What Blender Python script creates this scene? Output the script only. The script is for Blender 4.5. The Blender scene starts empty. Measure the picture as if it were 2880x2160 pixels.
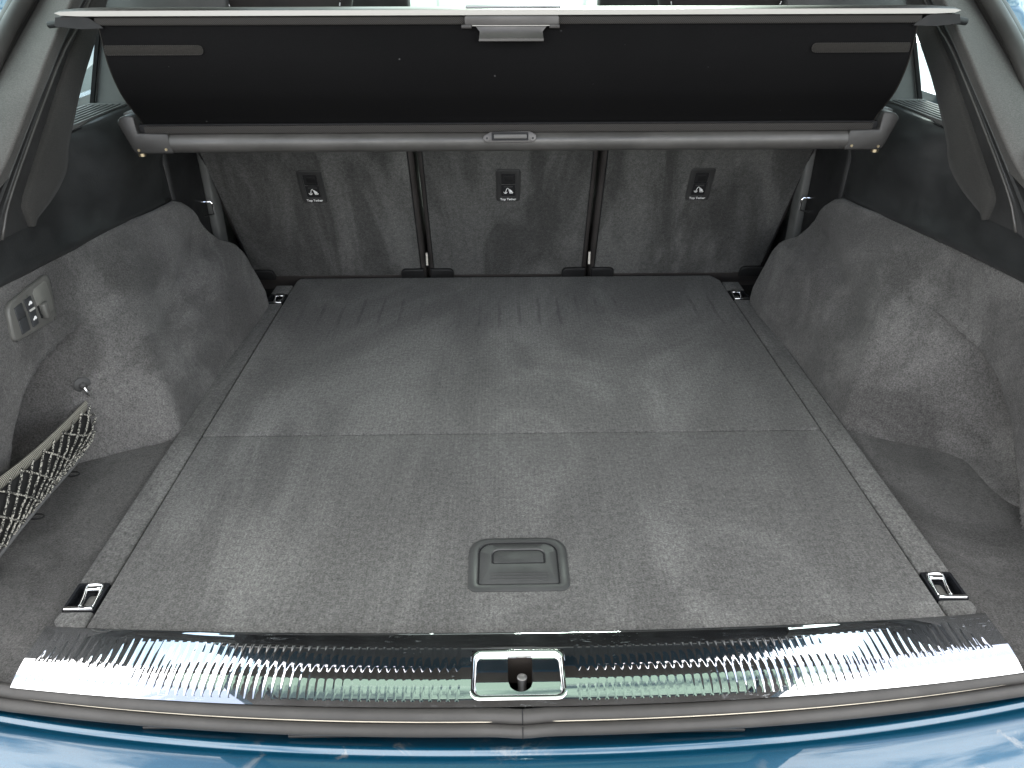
import bpy, bmesh, math, random
from mathutils import Vector, Matrix, noise
R = math.radians
random.seed(7)
SC = bpy.context.scene
COL = SC.collection

# ------------------------------------------------------------------ camera
cam = bpy.data.cameras.new('camera'); cam_o = bpy.data.objects.new('camera', cam); COL.objects.link(cam_o)
cam.sensor_width = 36; cam.lens = 27.02; cam.clip_start = 0.02; cam.clip_end = 1000
p_, y_, r_ = 0.51236, 0.015238, -0.002367
fw = Vector((math.sin(y_)*math.cos(p_), math.cos(y_)*math.cos(p_), -math.sin(p_)))
rt = Vector((math.cos(y_), -math.sin(y_), 0)); up = rt.cross(fw)
rt2 = math.cos(r_)*rt + math.sin(r_)*up; up2 = -math.sin(r_)*rt + math.cos(r_)*up
M = Matrix((rt2, up2, -fw)).transposed().to_4x4(); M.translation = (-0.0182, 0, 0.6961)
cam_o.matrix_world = M
SC.camera = cam_o

# ------------------------------------------------------------------ light
SUN_EL, SUN_AZ = R(32), R(8)          # azimuth from +Y (car's nose) towards +X
world = bpy.data.worlds.new("World"); SC.world = world; world.use_nodes = True
nt = world.node_tree; nt.nodes.clear()
def wn(t, **k):
    n = nt.nodes.new(t)
    for a, b in k.items(): setattr(n, a, b)
    return n
sky = wn('ShaderNodeTexSky', sky_type='NISHITA', sun_disc=False, sun_elevation=SUN_EL, sun_rotation=SUN_AZ)
bg1 = wn('ShaderNodeBackground'); bg1.inputs[1].default_value = 0.085
nt.links.new(sky.outputs[0], bg1.inputs[0])
bg2 = wn('ShaderNodeBackground'); bg2.inputs[0].default_value = (1, .985, .97, 1); bg2.inputs[1].default_value = 1.15
tcw = wn('ShaderNodeTexCoord'); mpw = wn('ShaderNodeMapping'); mpw.inputs['Scale'].default_value = (1, 1, 1.7); mpw.inputs['Location'].default_value = (.3, .1, .4)
nzw = wn('ShaderNodeTexNoise'); nzw.inputs['Scale'].default_value = 2.6; nzw.inputs['Detail'].default_value = 9; nzw.inputs['Roughness'].default_value = .58; nzw.inputs['Distortion'].default_value = .5
rmw = wn('ShaderNodeMapRange', interpolation_type='SMOOTHSTEP'); rmw.inputs[1].default_value = .40; rmw.inputs[2].default_value = .56; rmw.inputs[3].default_value = .12; rmw.inputs[4].default_value = 1
mxw = wn('ShaderNodeMixShader'); ow = wn('ShaderNodeOutputWorld')
nt.links.new(tcw.outputs['Generated'], mpw.inputs[0]); nt.links.new(mpw.outputs[0], nzw.inputs['Vector'])
nt.links.new(nzw.outputs[0], rmw.inputs[0]); nt.links.new(rmw.outputs[0], mxw.inputs[0])
nt.links.new(bg1.outputs[0], mxw.inputs[1]); nt.links.new(bg2.outputs[0], mxw.inputs[2]); nt.links.new(mxw.outputs[0], ow.inputs[0])
sl = bpy.data.lights.new('sun', 'SUN'); sl.energy = 1.5; sl.angle = R(12); sl.color = (1, .96, .9)
so = bpy.data.objects.new('sun', sl); COL.objects.link(so); so.location = (0, 0, 8)
sd = Vector((math.sin(SUN_AZ)*math.cos(SUN_EL), math.cos(SUN_AZ)*math.cos(SUN_EL), math.sin(SUN_EL)))
so.rotation_euler = sd.to_track_quat('Z', 'Y').to_euler()
vs = SC.view_settings; vs.view_transform = 'Standard'; vs.look = 'None'; vs.gamma = 1; vs.use_curve_mapping = False
vs.exposure = 2.2
SC.cycles.max_bounces = 10; SC.cycles.transparent_max_bounces = 16; SC.cycles.use_denoising = True
SC.cycles.sample_clamp_indirect = 12

# ------------------------------------------------------------------ materials
class NT:
    def __init__(s, name):
        s.m = bpy.data.materials.new(name); s.m.use_nodes = True
        s.t = s.m.node_tree; s.t.nodes.clear()
        s.out = s.n('ShaderNodeOutputMaterial'); s.tc = s.n('ShaderNodeTexCoord')
    def n(s, t, **k):
        n = s.t.nodes.new(t)
        for a, b in k.items(): setattr(n, a, b)
        return n
    def l(s, a, b): s.t.links.new(a, b)
    def bsdf(s, col, rough, metal=0, **k):
        b = s.n('ShaderNodeBsdfPrincipled'); b.inputs['Base Color'].default_value = (*col, 1)
        b.inputs['Roughness'].default_value = rough; b.inputs['Metallic'].default_value = metal
        for a, v in k.items(): b.inputs[a.replace('_', ' ')].default_value = v
        s.l(b.outputs[0], s.out.inputs[0]); s.b = b; return b
    def noise(s, scale, detail=2, rough=.5, dist=0, sc=(1, 1, 1), rot=(0, 0, 0), loc=(0, 0, 0)):
        mp = s.n('ShaderNodeMapping'); mp.inputs['Scale'].default_value = sc; mp.inputs['Rotation'].default_value = rot; mp.inputs['Location'].default_value = loc
        s.l(s.tc.outputs['Object'], mp.inputs[0])
        z = s.n('ShaderNodeTexNoise'); z.inputs['Scale'].default_value = scale; z.inputs['Detail'].default_value = detail
        z.inputs['Roughness'].default_value = rough; z.inputs['Distortion'].default_value = dist
        s.l(mp.outputs[0], z.inputs['Vector']); return z.outputs[0]
    def wave(s, scale, axis='X', dist=0, rot=(0, 0, 0), dscale=1):
        mp = s.n('ShaderNodeMapping'); mp.inputs['Rotation'].default_value = rot
        s.l(s.tc.outputs['Object'], mp.inputs[0])
        z = s.n('ShaderNodeTexWave', bands_direction=axis); z.inputs['Scale'].default_value = scale; z.inputs['Distortion'].default_value = dist
        z.inputs['Detail Scale'].default_value = dscale
        s.l(mp.outputs[0], z.inputs['Vector']); return z.outputs[1]
    def rng(s, v, a, b, c, d, smooth=True):
        r = s.n('ShaderNodeMapRange', interpolation_type='SMOOTHSTEP' if smooth else 'LINEAR')
        for i, x in enumerate((a, b, c, d)): r.inputs[i+1].default_value = x
        s.l(v, r.inputs[0]); return r.outputs[0]
    def mul(s, a, b, op='MULTIPLY'):
        m = s.n('ShaderNodeMath', operation=op); s.l(a, m.inputs[0])
        if isinstance(b, (int, float)): m.inputs[1].default_value = b
        else: s.l(b, m.inputs[1])
        return m.outputs[0]
    def scale(s, col, f):
        v = s.n('ShaderNodeVectorMath', operation='SCALE')
        if isinstance(col, tuple): v.inputs[0].default_value = col
        else: s.l(col, v.inputs[0])
        s.l(f, v.inputs['Scale']); return v.outputs[0]
    def mix(s, f, a, b):
        m = s.n('ShaderNodeMix', data_type='RGBA'); s.l(f, m.inputs[0])
        for i, x in ((6, a), (7, b)):
            if isinstance(x, tuple): m.inputs[i].default_value = (*x, 1)
            else: s.l(x, m.inputs[i])
        return m.outputs[2]
    def bump(s, h, strength, dist):
        b = s.n('ShaderNodeBump'); b.inputs['Strength'].default_value = strength; b.inputs['Distance'].default_value = dist
        s.l(h, b.inputs['Height']); s.l(b.outputs[0], s.b.inputs['Normal']); return b

def carpet(name, col, nap=((3.5, 1.5, 4), (0, 0, 0)), lo=.72, hi=1.22, fs=430, fa=.45, fsc=(1, 1, 1), rows=0, sheen=.10, coarse=.6, imprint=False):
    s = NT(name); s.bsdf(col, .95, 0, Specular_IOR_Level=.15, Sheen_Weight=sheen, Sheen_Roughness=.5)
    n1 = s.rng(s.noise(1.6, 5, .6, 1.6, nap[0], nap[1]), .40, .62, lo, hi)
    n1b = s.rng(s.noise(1.3, 3, .5, 1.0, nap[0], nap[1], (3, 7, 1)), .47, .55, 1-.35*(1-lo), 1+.35*(hi-1))
    n2 = s.rng(s.noise(fs, 2, .65, 0, fsc), .30, .70, 1-fa, 1+fa, False)
    n3 = s.rng(s.noise(fs*.34, 3, .6, .4, fsc), .32, .68, 1-fa*coarse, 1+fa*coarse, False)
    f = s.mul(s.mul(n1, n1b), s.mul(n2, n3))
    if rows:
        w = s.rng(s.wave(rows, 'X', 1.2, dscale=30), 0, 1, .95, 1.05, False); f = s.mul(f, w)
    if imprint:   # slats once pressed into the far end of the pile
        sx = s.n('ShaderNodeSeparateXYZ'); s.l(s.tc.outputs['Object'], sx.inputs[0])
        band = s.mul(s.rng(sx.outputs[1], 1.47, 1.52, 0, 1), s.rng(sx.outputs[1], 1.62, 1.66, 1, 0))
        st = s.rng(s.wave(7.2, 'X', .6, dscale=3), .90, .985, 0, 1)
        f = s.mul(f, s.rng(s.mul(s.mul(band, st), s.rng(s.noise(5, 2), .42, .58, .2, 1)), 0, 1, 1, .70, False))
    # lint: a few pale threads and specks
    lint = s.rng(s.noise(95, 2, .5, .3), .76, .80, 0, 1)
    lm = s.rng(s.noise(14, 2), .5, .6, 0, .5)
    c = s.mix(s.mul(lint, lm), s.scale(col, f), (.30, .29, .27))
    s.l(c, s.b.inputs['Base Color'])
    s.bump(s.mul(n2, n3, 'ADD'), .7, .0012)
    return s.m
def plastic(name, col, rough=.5, grain=900, gb=.25, scuff=.0, spec=.4):
    s = NT(name); s.bsdf(col, rough, 0, Specular_IOR_Level=spec)
    g = s.noise(grain, 2, .5); s.bump(g, gb, .0006)
    d = s.rng(s.noise(9, 4, .6), .35, .7, .82, 1.2); c = s.scale(col, d)
    if scuff:
        k = s.rng(s.noise(34, 5, .7, .6, (1, .45, 1.6)), .66, .72, 0, scuff)
        k2 = s.rng(s.noise(5, 2), .5, .62, 0, 1); c = s.scale(c, s.rng(s.mul(k, k2), 0, scuff, 1, 7))
    s.l(c, s.b.inputs['Base Color'])
    s.l(s.rng(s.noise(22, 4), .3, .7, rough-.08, rough+.1), s.b.inputs['Roughness'])
    return s.m
def metal(name, col, rough, scr=.06, bmp=0):
    s = NT(name); s.bsdf(col, rough, 1)
    a = s.noise(60, 6, .75, .8, (1, 3.5, 1), (0, 0, .6)); b = s.noise(85, 6, .7, .5, (4, .8, 1), (0, 0, -.5))
    sc = s.mul(s.rng(a, .60, .66, 0, 1), s.rng(b, .5, .62, 0, 1))
    s.l(s.mul(s.mul(sc, scr), rough, 'ADD'), s.b.inputs['Roughness'])
    if bmp: s.bump(s.noise(30, 3, .5), bmp, .0005)
    return s.m
def knit(name, col):
    s = NT(name); s.bsdf(col, .9, 0, Specular_IOR_Level=.2, Sheen_Weight=.06)
    w = s.rng(s.noise(240, 2, .5, 0, (1, 1, 3.5), (R(-35), 0, 0)), .3, .7, 0, 1)
    f = s.mul(s.rng(w, 0, 1, .90, 1.09, False), s.rng(s.noise(700, 2), .3, .7, .8, 1.2, False))
    f = s.mul(f, s.rng(s.noise(7, 3, .5, .6), .35, .65, .9, 1.1))
    s.l(s.scale(col, f), s.b.inputs['Base Color']); s.bump(w, .15, .0006); return s.m
def weave(name, col, twill=False, amt=.2):
    s = NT(name); s.bsdf(col, .9, 0, Specular_IOR_Level=.08, Sheen_Weight=.0)
    if twill:
        w = s.wave(150, 'X', 0, (0, R(45), 0)); f = s.rng(w, 0, 1, .45, 1.6, False)
    else:
        f = s.mul(s.rng(s.noise(600, 2), .3, .7, 1-amt, 1+amt, False), s.rng(s.noise(3, 4, .5, .5), .3, .7, .85, 1.15))
    k = s.rng(s.noise(120, 1, .5, .2, (1, 1, 1)), .80, .83, 0, .5)
    s.l(s.mix(k, s.scale(col, f), (.12, .12, .12)), s.b.inputs['Base Color']); return s.m
def paint(name, col):
    s = NT(name); s.bsdf(col, .34, .35, Coat_Weight=1, Coat_Roughness=.02, Coat_IOR=1.7)
    dirt = s.mul(s.rng(s.noise(26, 5, .65, .5), .58, .68, 0, .45), s.rng(s.noise(7, 3), .48, .6, 0, 1))
    fl = s.rng(s.noise(1500, 1), .3, .7, .8, 1.25, False)
    s.l(s.mix(dirt, s.scale(col, fl), (.28, .27, .25)), s.b.inputs['Base Color'])
    s.l(s.rng(dirt, 0, .4, .02, .25), s.b.inputs['Coat Roughness']); return s.m
def glass(name, tint, f0=.06):
    s = NT(name); t = s.n('ShaderNodeBsdfTransparent'); t.inputs[0].default_value = (*tint, 1)
    g = s.n('ShaderNodeBsdfGlossy'); g.inputs['Roughness'].default_value = .01
    lw = s.n('ShaderNodeLayerWeight'); lw.inputs[0].default_value = .5
    fr = s.rng(s.mul(lw.outputs['Facing'], 5.0, 'POWER'), 0, 1, .04, 1, False)
    m = s.n('ShaderNodeMixShader'); s.l(fr, m.inputs[0]); s.l(t.outputs[0], m.inputs[1]); s.l(g.outputs[0], m.inputs[2])
    s.l(m.outputs[0], s.out.inputs[0]); return s.m
def plain(name, col, rough=.5, metal_=0, **k):
    s = NT(name); s.bsdf(col, rough, metal_, **k)
    f = s.rng(s.noise(14, 4, .6), .3, .7, .85, 1.15); s.l(s.scale(col, f), s.b.inputs['Base Color']); return s.m

def worn_steel(name):
    s = NT(name); s.bsdf((.78, .79, .80), .022, 1); hz = s.n('ShaderNodeBsdfPrincipled')
    hz.inputs['Base Color'].default_value = (.72, .74, .77, 1); hz.inputs['Metallic'].default_value = 1; hz.inputs['Roughness'].default_value = .42
    a = s.noise(60, 6, .75, .8, (1, 3.5, 1), (0, 0, .6)); b = s.noise(85, 6, .7, .5, (4, .8, 1), (0, 0, -.5)); c = s.noise(40, 5, .7, 1.2, (1, 6, 1), (0, 0, -.9))
    k = s.mul(s.rng(a, .56, .64, 0, 1), s.rng(b, .45, .62, 0, 1)); k2 = s.mul(s.rng(c, .60, .64, 0, 1), s.rng(s.noise(9, 2), .45, .6, 0, 1))
    f = s.mul(s.mul(s.mul(k, .14), s.mul(k2, .30), 'ADD'), s.rng(s.noise(16, 4, .6), .35, .7, .025, .06), 'ADD')
    m = s.n('ShaderNodeMixShader'); s.l(f, m.inputs[0]); s.l(s.b.outputs[0], m.inputs[1]); s.l(hz.outputs[0], m.inputs[2]); s.l(m.outputs[0], s.out.inputs[0])
    s.bump(s.noise(30, 3, .5), .03, .0005); return s.m
MAT = dict(
    floor=carpet('floor_carpet', (.112, .1115, .1075), ((2.2, 1.0, 3), (0, 0, R(-28))), .80, 1.15, 430, .42, rows=52, imprint=True),
    rail=carpet('rail_carpet', (.104, .1035, .0995), ((4, 1.5, 3), (0, 0, 0)), .8, 1.15, 430, .42, rows=52),
    lining=carpet('lining_felt', (.090, .0875, .0855), ((2.6, 2.2, 2.2), (R(35), 0, 0)), .76, 1.22, 460, .42, (1, 1, 1), sheen=.10, coarse=.35),
    pocket=carpet('pocket_felt', (.072, .0705, .068), ((2.6, 2.2, 2.2), (0, 0, R(35))), .78, 1.22, 460, .42, sheen=.1, coarse=.35),
    seatback=carpet('seat_back_carpet', (.076, .0762, .0738), ((4.2, 1.0, 1.3), (0, R(14), 0)), .66, 1.25, 420, .32, sheen=.12),
    hard=plastic('grained_black_plastic', (.019, .020, .0205), .39, 300, .4, .55, .7),
    plastic=plastic('dark_grey_plastic', (.034, .034, .034), .45, 900, .15),
    black=plastic('black_plastic', (.011, .011, .0115), .55, 900, .1, 0, .3),
    panelgrey=plastic('grey_pillar_plastic', (.085, .087, .085), .6, 700, .2),
    handleplas=plastic('floor_handle_plastic', (.042, .043, .0425), .40, 260, .3),
    switchplas=plastic('switch_panel_plastic', (.115, .114, .106), .35, 900, .1),
    button=plastic('button_plastic', (.045, .047, .05), .45, 900, .05),
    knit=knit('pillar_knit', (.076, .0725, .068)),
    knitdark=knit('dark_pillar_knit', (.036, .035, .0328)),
    fabric=weave('cover_fabric', (.0048, .0047, .0049)),
    twill=weave('twill_webbing', (.033, .031, .029), True),
    strap=weave('strap_fabric', (.022, .0205, .0185)),
    alu=metal('brushed_aluminium', (.33, .325, .31), .34, .2),
    cassette=plastic('cassette_metallic', (.056, .0535, .050), .38, 700, .08, .0, .6),
    capplas=plastic('end_cap_plastic', (.027, .026, .0248), .42, 700, .1, .0, .5),
    handlebar=plastic('cover_handle_plastic', (.052, .048, .0455), .38, 900, .08, .0, .6),
    steel=worn_steel('polished_steel'),
    chrome=metal('chrome', (.88, .88, .88), .05, .1),
    darkmetal=metal('dark_steel', (.25, .25, .25), .3, .2),
    rubber=plastic('grey_rubber_seal', (.042, .040, .0375), .50, 500, .12),
    leather=plastic('brown_black_leather', (.042, .038, .0365), .45, 330, .35),
    paint=paint('teal_metallic_paint', (.001, .056, .108)),
    glass=glass('tinted_glass', (.74, .90, .82)),
    sideglass=glass('side_glass', (.80, .97, .95)),
    roofglass=glass('roof_glass_tint', (.42, .52, .49)),
    privacy=glass('privacy_glass', (.105, .150, .122)),
    white=plain('white_print', (.85, .85, .85), .6),
    headliner=plain('headliner_cloth', (.075, .082, .092), .95),
    dark=plain('dark_cavity', (.006, .006, .007), .8),
    brass=metal('brass_pin', (.45, .38, .25), .35, .1),
    grime=plain('grime_in_seam', (.55, .50, .40), .8),
)
def net_mat():
    s = NT('net_cord'); s.bsdf((.3, .29, .25), .85)
    z = s.noise(420, 2, .5); s.l(s.mix(s.rng(z, .48, .56, 0, 1), (.02, .02, .019), (.46, .445, .39)), s.b.inputs['Base Color'])
    s.bump(z, .6, .001); return s.m
MAT['cord'] = net_mat()
MAT['elastic'] = plain('grey_elastic', (.12, .12, .12), .5)

# ------------------------------------------------------------------ helpers
def tag(o, label=None, cat=None, group=None, kind=None):
    for k, v in (('label', label), ('category', cat), ('group', group), ('kind', kind)):
        if v: o[k] = v
    return o
def adopt(o, parent):
    if parent is not None:
        o.parent = parent; o.matrix_parent_inverse = Matrix.Translation(-world_loc(parent))
def world_loc(o):
    return Vector(o.get('_w', (0, 0, 0)))
def empty(name, loc, label, cat, group=None):
    o = bpy.data.objects.new(name, None); COL.objects.link(o); o.location = loc; o['_w'] = loc
    o.empty_display_size = .05
    return tag(o, label, cat, group)
def obj(name, me, m, parent=None, smooth=True):
    o = bpy.data.objects.new(name, me); COL.objects.link(o)
    if m is not None and not me.materials: me.materials.append(MAT[m] if isinstance(m, str) else m)
    if smooth is not None:
        me.polygons.foreach_set('use_smooth', [bool(smooth)]*len(me.polygons))
        if smooth == 'auto': me.set_sharp_from_angle(angle=R(38))
    adopt(o, parent); return o
def mesh(name, V, F):
    me = bpy.data.meshes.new(name); me.from_pydata([tuple(v) for v in V], [], F); me.update(); return me
def build(name, V, F, m, parent=None, smooth='auto'):
    me = mesh(name, V, F)
    bm = bmesh.new(); bm.from_mesh(me); bmesh.ops.recalc_face_normals(bm, faces=bm.faces); bm.to_mesh(me); bm.free()
    return obj(name, me, m, parent, smooth)
class MB:
    def __init__(s): s.V = []; s.F = []
    def add(s, V, F):
        n = len(s.V); s.V += [tuple(v) for v in V]; s.F += [tuple(i+n for i in f) for f in F]; return s
    def build(s, name, m, parent=None, smooth='auto'): return build(name, s.V, s.F, m, parent, smooth)
def gridVF(fn, nu, nv, closed_u=False):
    V = [fn(i/(nu if closed_u else nu), j/nv) for j in range(nv+1) for i in range(nu+(0 if closed_u else 1))]
    w = nu if closed_u else nu+1; F = []
    for j in range(nv):
        for i in range(nu):
            a = j*w+i; b = j*w+(i+1) % w; F.append((a, b, b+w, a+w))
    return V, F
def tubeVF(P, r, n=10, closed=False, cap=True):
    P = [Vector(p) for p in P]; V = []; F = []; m = len(P)
    rr = r if isinstance(r, (list, tuple)) else [r]*m
    prev = None
    for i, p in enumerate(P):
        if closed: t = (P[(i+1) % m]-P[i-1])
        else: t = P[min(i+1, m-1)]-P[max(i-1, 0)]
        t.normalize()
        a = prev if prev is not None else (Vector((0, 0, 1)) if abs(t.z) < .9 else Vector((1, 0, 0)))
        a = (a-t*a.dot(t)); a.normalize(); b = t.cross(a); prev = a
        for k in range(n):
            q = 2*math.pi*k/n; V.append(p+(a*math.cos(q)+b*math.sin(q))*rr[i])
    for i in range(m if closed else m-1):
        for k in range(n):
            a0 = i*n+k; a1 = i*n+(k+1) % n; b0 = ((i+1) % m)*n+k; b1 = ((i+1) % m)*n+(k+1) % n
            F.append((a0, a1, b1, b0))
    if cap and not closed:
        F.append(tuple(range(n-1, -1, -1))); F.append(tuple((m-1)*n+k for k in range(n)))
    return V, F
def loftVF(S, closed=False, caps=False):
    n = len(S[0]); V = [v for s in S for v in s]; F = []
    for i in range(len(S)-1):
        for k in range(n if closed else n-1):
            a = i*n+k; b = i*n+(k+1) % n; F.append((a, b, b+n, a+n))
    if caps:
        F.append(tuple(range(n-1, -1, -1))); F.append(tuple((len(S)-1)*n+k for k in range(n)))
    return V, F
def boxVF(x0, x1, y0, y1, z0, z1):
    V = [(x, y, z) for z in (z0, z1) for y in (y0, y1) for x in (x0, x1)]
    return V, [(0, 2, 3, 1), (4, 5, 7, 6), (0, 1, 5, 4), (2, 6, 7, 3), (0, 4, 6, 2), (1, 3, 7, 5)]
def bev(o, w, seg=2):
    bm = bmesh.new(); bm.from_mesh(o.data)
    es = [e for e in bm.edges if len(e.link_faces) == 2 and e.calc_face_angle(0) > R(30)]
    bmesh.ops.bevel(bm, geom=es, offset=w, segments=seg, affect='EDGES', profile=.5, clamp_overlap=True)
    bm.to_mesh(o.data); bm.free()
    o.data.polygons.foreach_set('use_smooth', [True]*len(o.data.polygons)); o.data.set_sharp_from_angle(angle=R(50)); return o
def box(name, x0, x1, y0, y1, z0, z1, m, parent=None, b=.002):
    o = build(name, *boxVF(min(x0, x1), max(x0, x1), y0, y1, z0, z1), m, parent)
    return bev(o, b) if b else o
def frame(o, u, v): # plane frame
    o, u, v = Vector(o), Vector(u).normalized(), Vector(v).normalized(); n = u.cross(v); return lambda a, b, c=0: o+u*a+v*b+n*c
def prismVF(fr, pts, h0, h1):
    n = len(pts); V = [fr(a, b, h0) for a, b in pts]+[fr(a, b, h1) for a, b in pts]
    F = [tuple(range(n-1, -1, -1)), tuple(range(n, 2*n))]+[(i, (i+1) % n, n+(i+1) % n, n+i) for i in range(n)]
    return V, F
def prism(name, fr, pts, h0, h1, m, parent=None, b=.0):
    o = build(name, *prismVF(fr, pts, h0, h1), m, parent); return bev(o, b) if b else o
def rrect(x0, x1, y0, y1, r, n=5):
    if not isinstance(r, (tuple, list)): r = (r,)*4
    C = [(x1-r[0], y0+r[0], -90, r[0]), (x1-r[1], y1-r[1], 0, r[1]), (x0+r[2], y1-r[2], 90, r[2]), (x0+r[3], y0+r[3], 180, r[3])]
    return [(cx+rr*math.cos(R(a+90*k/n)), cy+rr*math.sin(R(a+90*k/n))) for cx, cy, a, rr in C for k in range(n+1)]
def ringVF(fr, A, B, h0, h1):
    n = len(A); V = [fr(a, b, h) for L, h in ((A, h0), (A, h1), (B, h1), (B, h0)) for a, b in L]; F = []
    for k in range(4):
        for i in range(n):
            j = (i+1) % n; a = k*n; b = ((k+1) % 4)*n; F.append((a+i, a+j, b+j, b+i))
    return V, F
def sm(t, a, b):
    if a == b: return float(t > a)
    t = max(0., min(1., (t-a)/(b-a))); return t*t*(3-2*t)
def lerp(a, b, t): return a+(b-a)*t
def interp(x, T):
    if x <= T[0][0]: return T[0][1]
    for (a, b), (c, d) in zip(T, T[1:]):
        if x <= c: return b+(d-b)*(x-a)/(c-a)
    return T[-1][1]
def spline(P, n):  # catmull-rom through points
    P = [Vector(p) for p in P]; Q = [2*P[0]-P[1]]+P+[2*P[-1]-P[-2]]; out = []
    for i in range(1, len(Q)-2):
        for k in range(n):
            t = k/n; a, b, c, d = Q[i-1:i+3]
            out.append(.5*((2*b)+(c-a)*t+(2*a-5*b+4*c-d)*t*t+(3*b-a-3*c+d)*t**3))
    out.append(P[-1]); return out

# ------------------------------------------------------------------ setting outside
def asphalt():
    s = NT('asphalt'); s.bsdf((.21, .21, .205), .85)
    f = s.mul(s.rng(s.noise(60, 4, .7), .3, .7, .7, 1.3, False), s.rng(s.noise(.6, 4), .3, .7, .85, 1.15))
    s.l(s.scale((.21, .21, .205), f), s.b.inputs['Base Color']); s.bump(s.noise(90, 3), .5, .01); return s.m
g = build('ground', *gridVF(lambda u, v: (-150+300*u, -150+300*v, -.8), 6, 6), asphalt()); g['kind'] = 'structure'
def whitewall():
    s = NT('pale_render'); s.bsdf((.78, .80, .77), .9)
    s.l(s.scale((.78, .80, .77), s.rng(s.noise(1.5, 5, .6), .3, .7, .93, 1.05)), s.b.inputs['Base Color']); s.bump(s.noise(25, 3), .2, .01); return s.m
WALL = whitewall(); WIN = plain('window_glass', (.10, .13, .13), .08)
def building(x0, x1, y0, y1, h, label, wins, side):
    b = empty('pale_building', ((x0+x1)/2, (y0+y1)/2, -.8), label, 'building')
    o = box('wall', x0, x1, y0, y1, -.8, -.8+h, WALL, b, .03)
    box('roof', x0-.15, x1+.15, y0-.15, y1+.15, -.8+h, -.8+h+.25, plain('roof_edge', (.3, .3, .3), .7), b, .02)
    for (wx, wz, ww, wh) in wins:
        yy = y0 if side < 0 else y1
        f = box('window', wx-ww/2, wx+ww/2, yy-.03, yy+.03, wz, wz+wh, plain('window_frame', (.6, .6, .6), .5), b, .004)
        box('pane', wx-ww/2+.06, wx+ww/2-.06, yy-.045, yy+.045, wz+.06, wz+wh-.06, WIN, f, 0)
    for k in range(int((x1-x0)/2.4)):
        xx = x0+1.2+2.4*k; box('wall_joint', xx-.02, xx+.02, y0-.012, y0, -.8, -.8+h, plain('joint', (.5, .52, .5), .8) if k == 0 else bpy.data.materials['joint'], b, 0)
building(-7, 8, 14, 22, 4.2, 'pale rendered low building seen over the front seats', [(-5, .9, 1.2, 1.2), (5.5, .9, 1.2, 1.2)], -1)

def parked_car(loc, rz, body, label, plate_band=None):
    c = empty('parked_car', loc, label, 'car', 'cars parked beside the open boot')
    L = 4.4; prof = [(-2.2, .35), (-2.2, .75), (-2.1, .93), (-1.2, 1.02), (-.65, 1.08), (-.05, 1.45), (.9, 1.5), (1.6, 1.40), (2.05, 1.05), (2.2, .95), (2.22, .35)]
    cr, sr = math.cos(rz), math.sin(rz); cx, cy, cz = loc
    W = lambda x, y, z: (cx+x*cr-y*sr, cy+x*sr+y*cr, cz+z)
    secs = []
    for t in (-1, -.93, -.6, 0, .6, .93, 1):
        row = []
        for (y, z) in prof:
            hw = .88-max(0, z-.95)*.38; zz = z-(.03 if abs(t) == 1 else 0)
            row.append(W(hw*t, y, zz+(.03*(1-t*t) if z > .9 else 0)))
        secs.append(row)
    V, F = loftVF(secs); n = len(prof)
    F.append(tuple(range(n))); F.append(tuple((len(secs)-1)*n+k for k in range(n)))
    build('body', V, F, body, c)
    MB().add([W(x, y, z) for x, y, z in ((-.74, -.70, 1.105), (.74, -.70, 1.105), (.64, -.12, 1.455), (-.64, -.12, 1.455))], [(0, 1, 2, 3)]).build('windscreen', 'black', c)
    MB().add([W(x, y, z) for x, y, z in ((-.64, 1.62, 1.425), (.64, 1.62, 1.425), (.78, 2.03, 1.10), (-.78, 2.03, 1.10))], [(0, 1, 2, 3)]).build('rear_window', 'black', c)
    for s in (-1, 1):
        MB().add([W(s*x, y, z) for x, y, z in ((.865, -.52, 1.06), (.865, 1.75, 1.06), (.735, 1.45, 1.38), (.725, .0, 1.40))], [(0, 1, 2, 3)]).build('side_window', 'black', c)
        for yy in (-1.35, 1.35):
            w = MB()
            for (rad, off) in ((.33, 0),):
                A = [W(s*.74, yy+rad*math.cos(k*math.pi/12), .33+rad*math.sin(k*math.pi/12)) for k in range(24)]
                B = [W(s*.905, yy+rad*math.cos(k*math.pi/12), .33+rad*math.sin(k*math.pi/12)) for k in range(24)]
                w.add(*loftVF([A, B], True, True))
            wo = w.build('wheel', 'black', c)
            A = [W(s*.908, yy+.21*math.cos(k*math.pi/12), .33+.21*math.sin(k*math.pi/12)) for k in range(24)]
            B = [W(s*.90, yy+.21*math.cos(k*math.pi/12), .33+.21*math.sin(k*math.pi/12)) for k in range(24)]
            MB().add(*loftVF([B, A], True, True)).build('rim', 'chrome', wo)
        MB().add([W(s*x, y, z) for x, y, z in ((.45, -2.212, .70), (.82, -2.205, .72), (.84, -2.12, .90), (.5, -2.14, .86))], [(0, 1, 2, 3)]).build('headlight', 'chrome', c)
        MB().add([W(s*x, y, z) for x, y, z in ((.5, 2.235, .75), (.85, 2.23, .75), (.84, 2.19, .98), (.5, 2.2, .98))], [(0, 1, 2, 3)]).build('tail_light', plain('lamp_red', (.35, .03, .03), .2), c)
    pl = MB().add([W(x, -2.225, z) for x, z in ((-.26, .48), (.26, .48), (.26, .60), (-.26, .60))], [(0, 1, 2, 3)]).build('number_plate', 'white', c)
    MB().add([W(x, -2.228, z) for x, z in ((.21, .48), (.26, .48), (.26, .60), (.21, .60))], [(0, 1, 2, 3)]).build('blue_band', plain('plate_blue', (.02, .10, .55), .4), pl)
    MB().add([W(x, -2.228, z) for x, z in ((-.26, .48), (-.21, .48), (-.21, .60), (-.26, .60))], [(0, 1, 2, 3)]).build('blue_band', bpy.data.materials['plate_blue'], pl)
    return c
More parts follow.
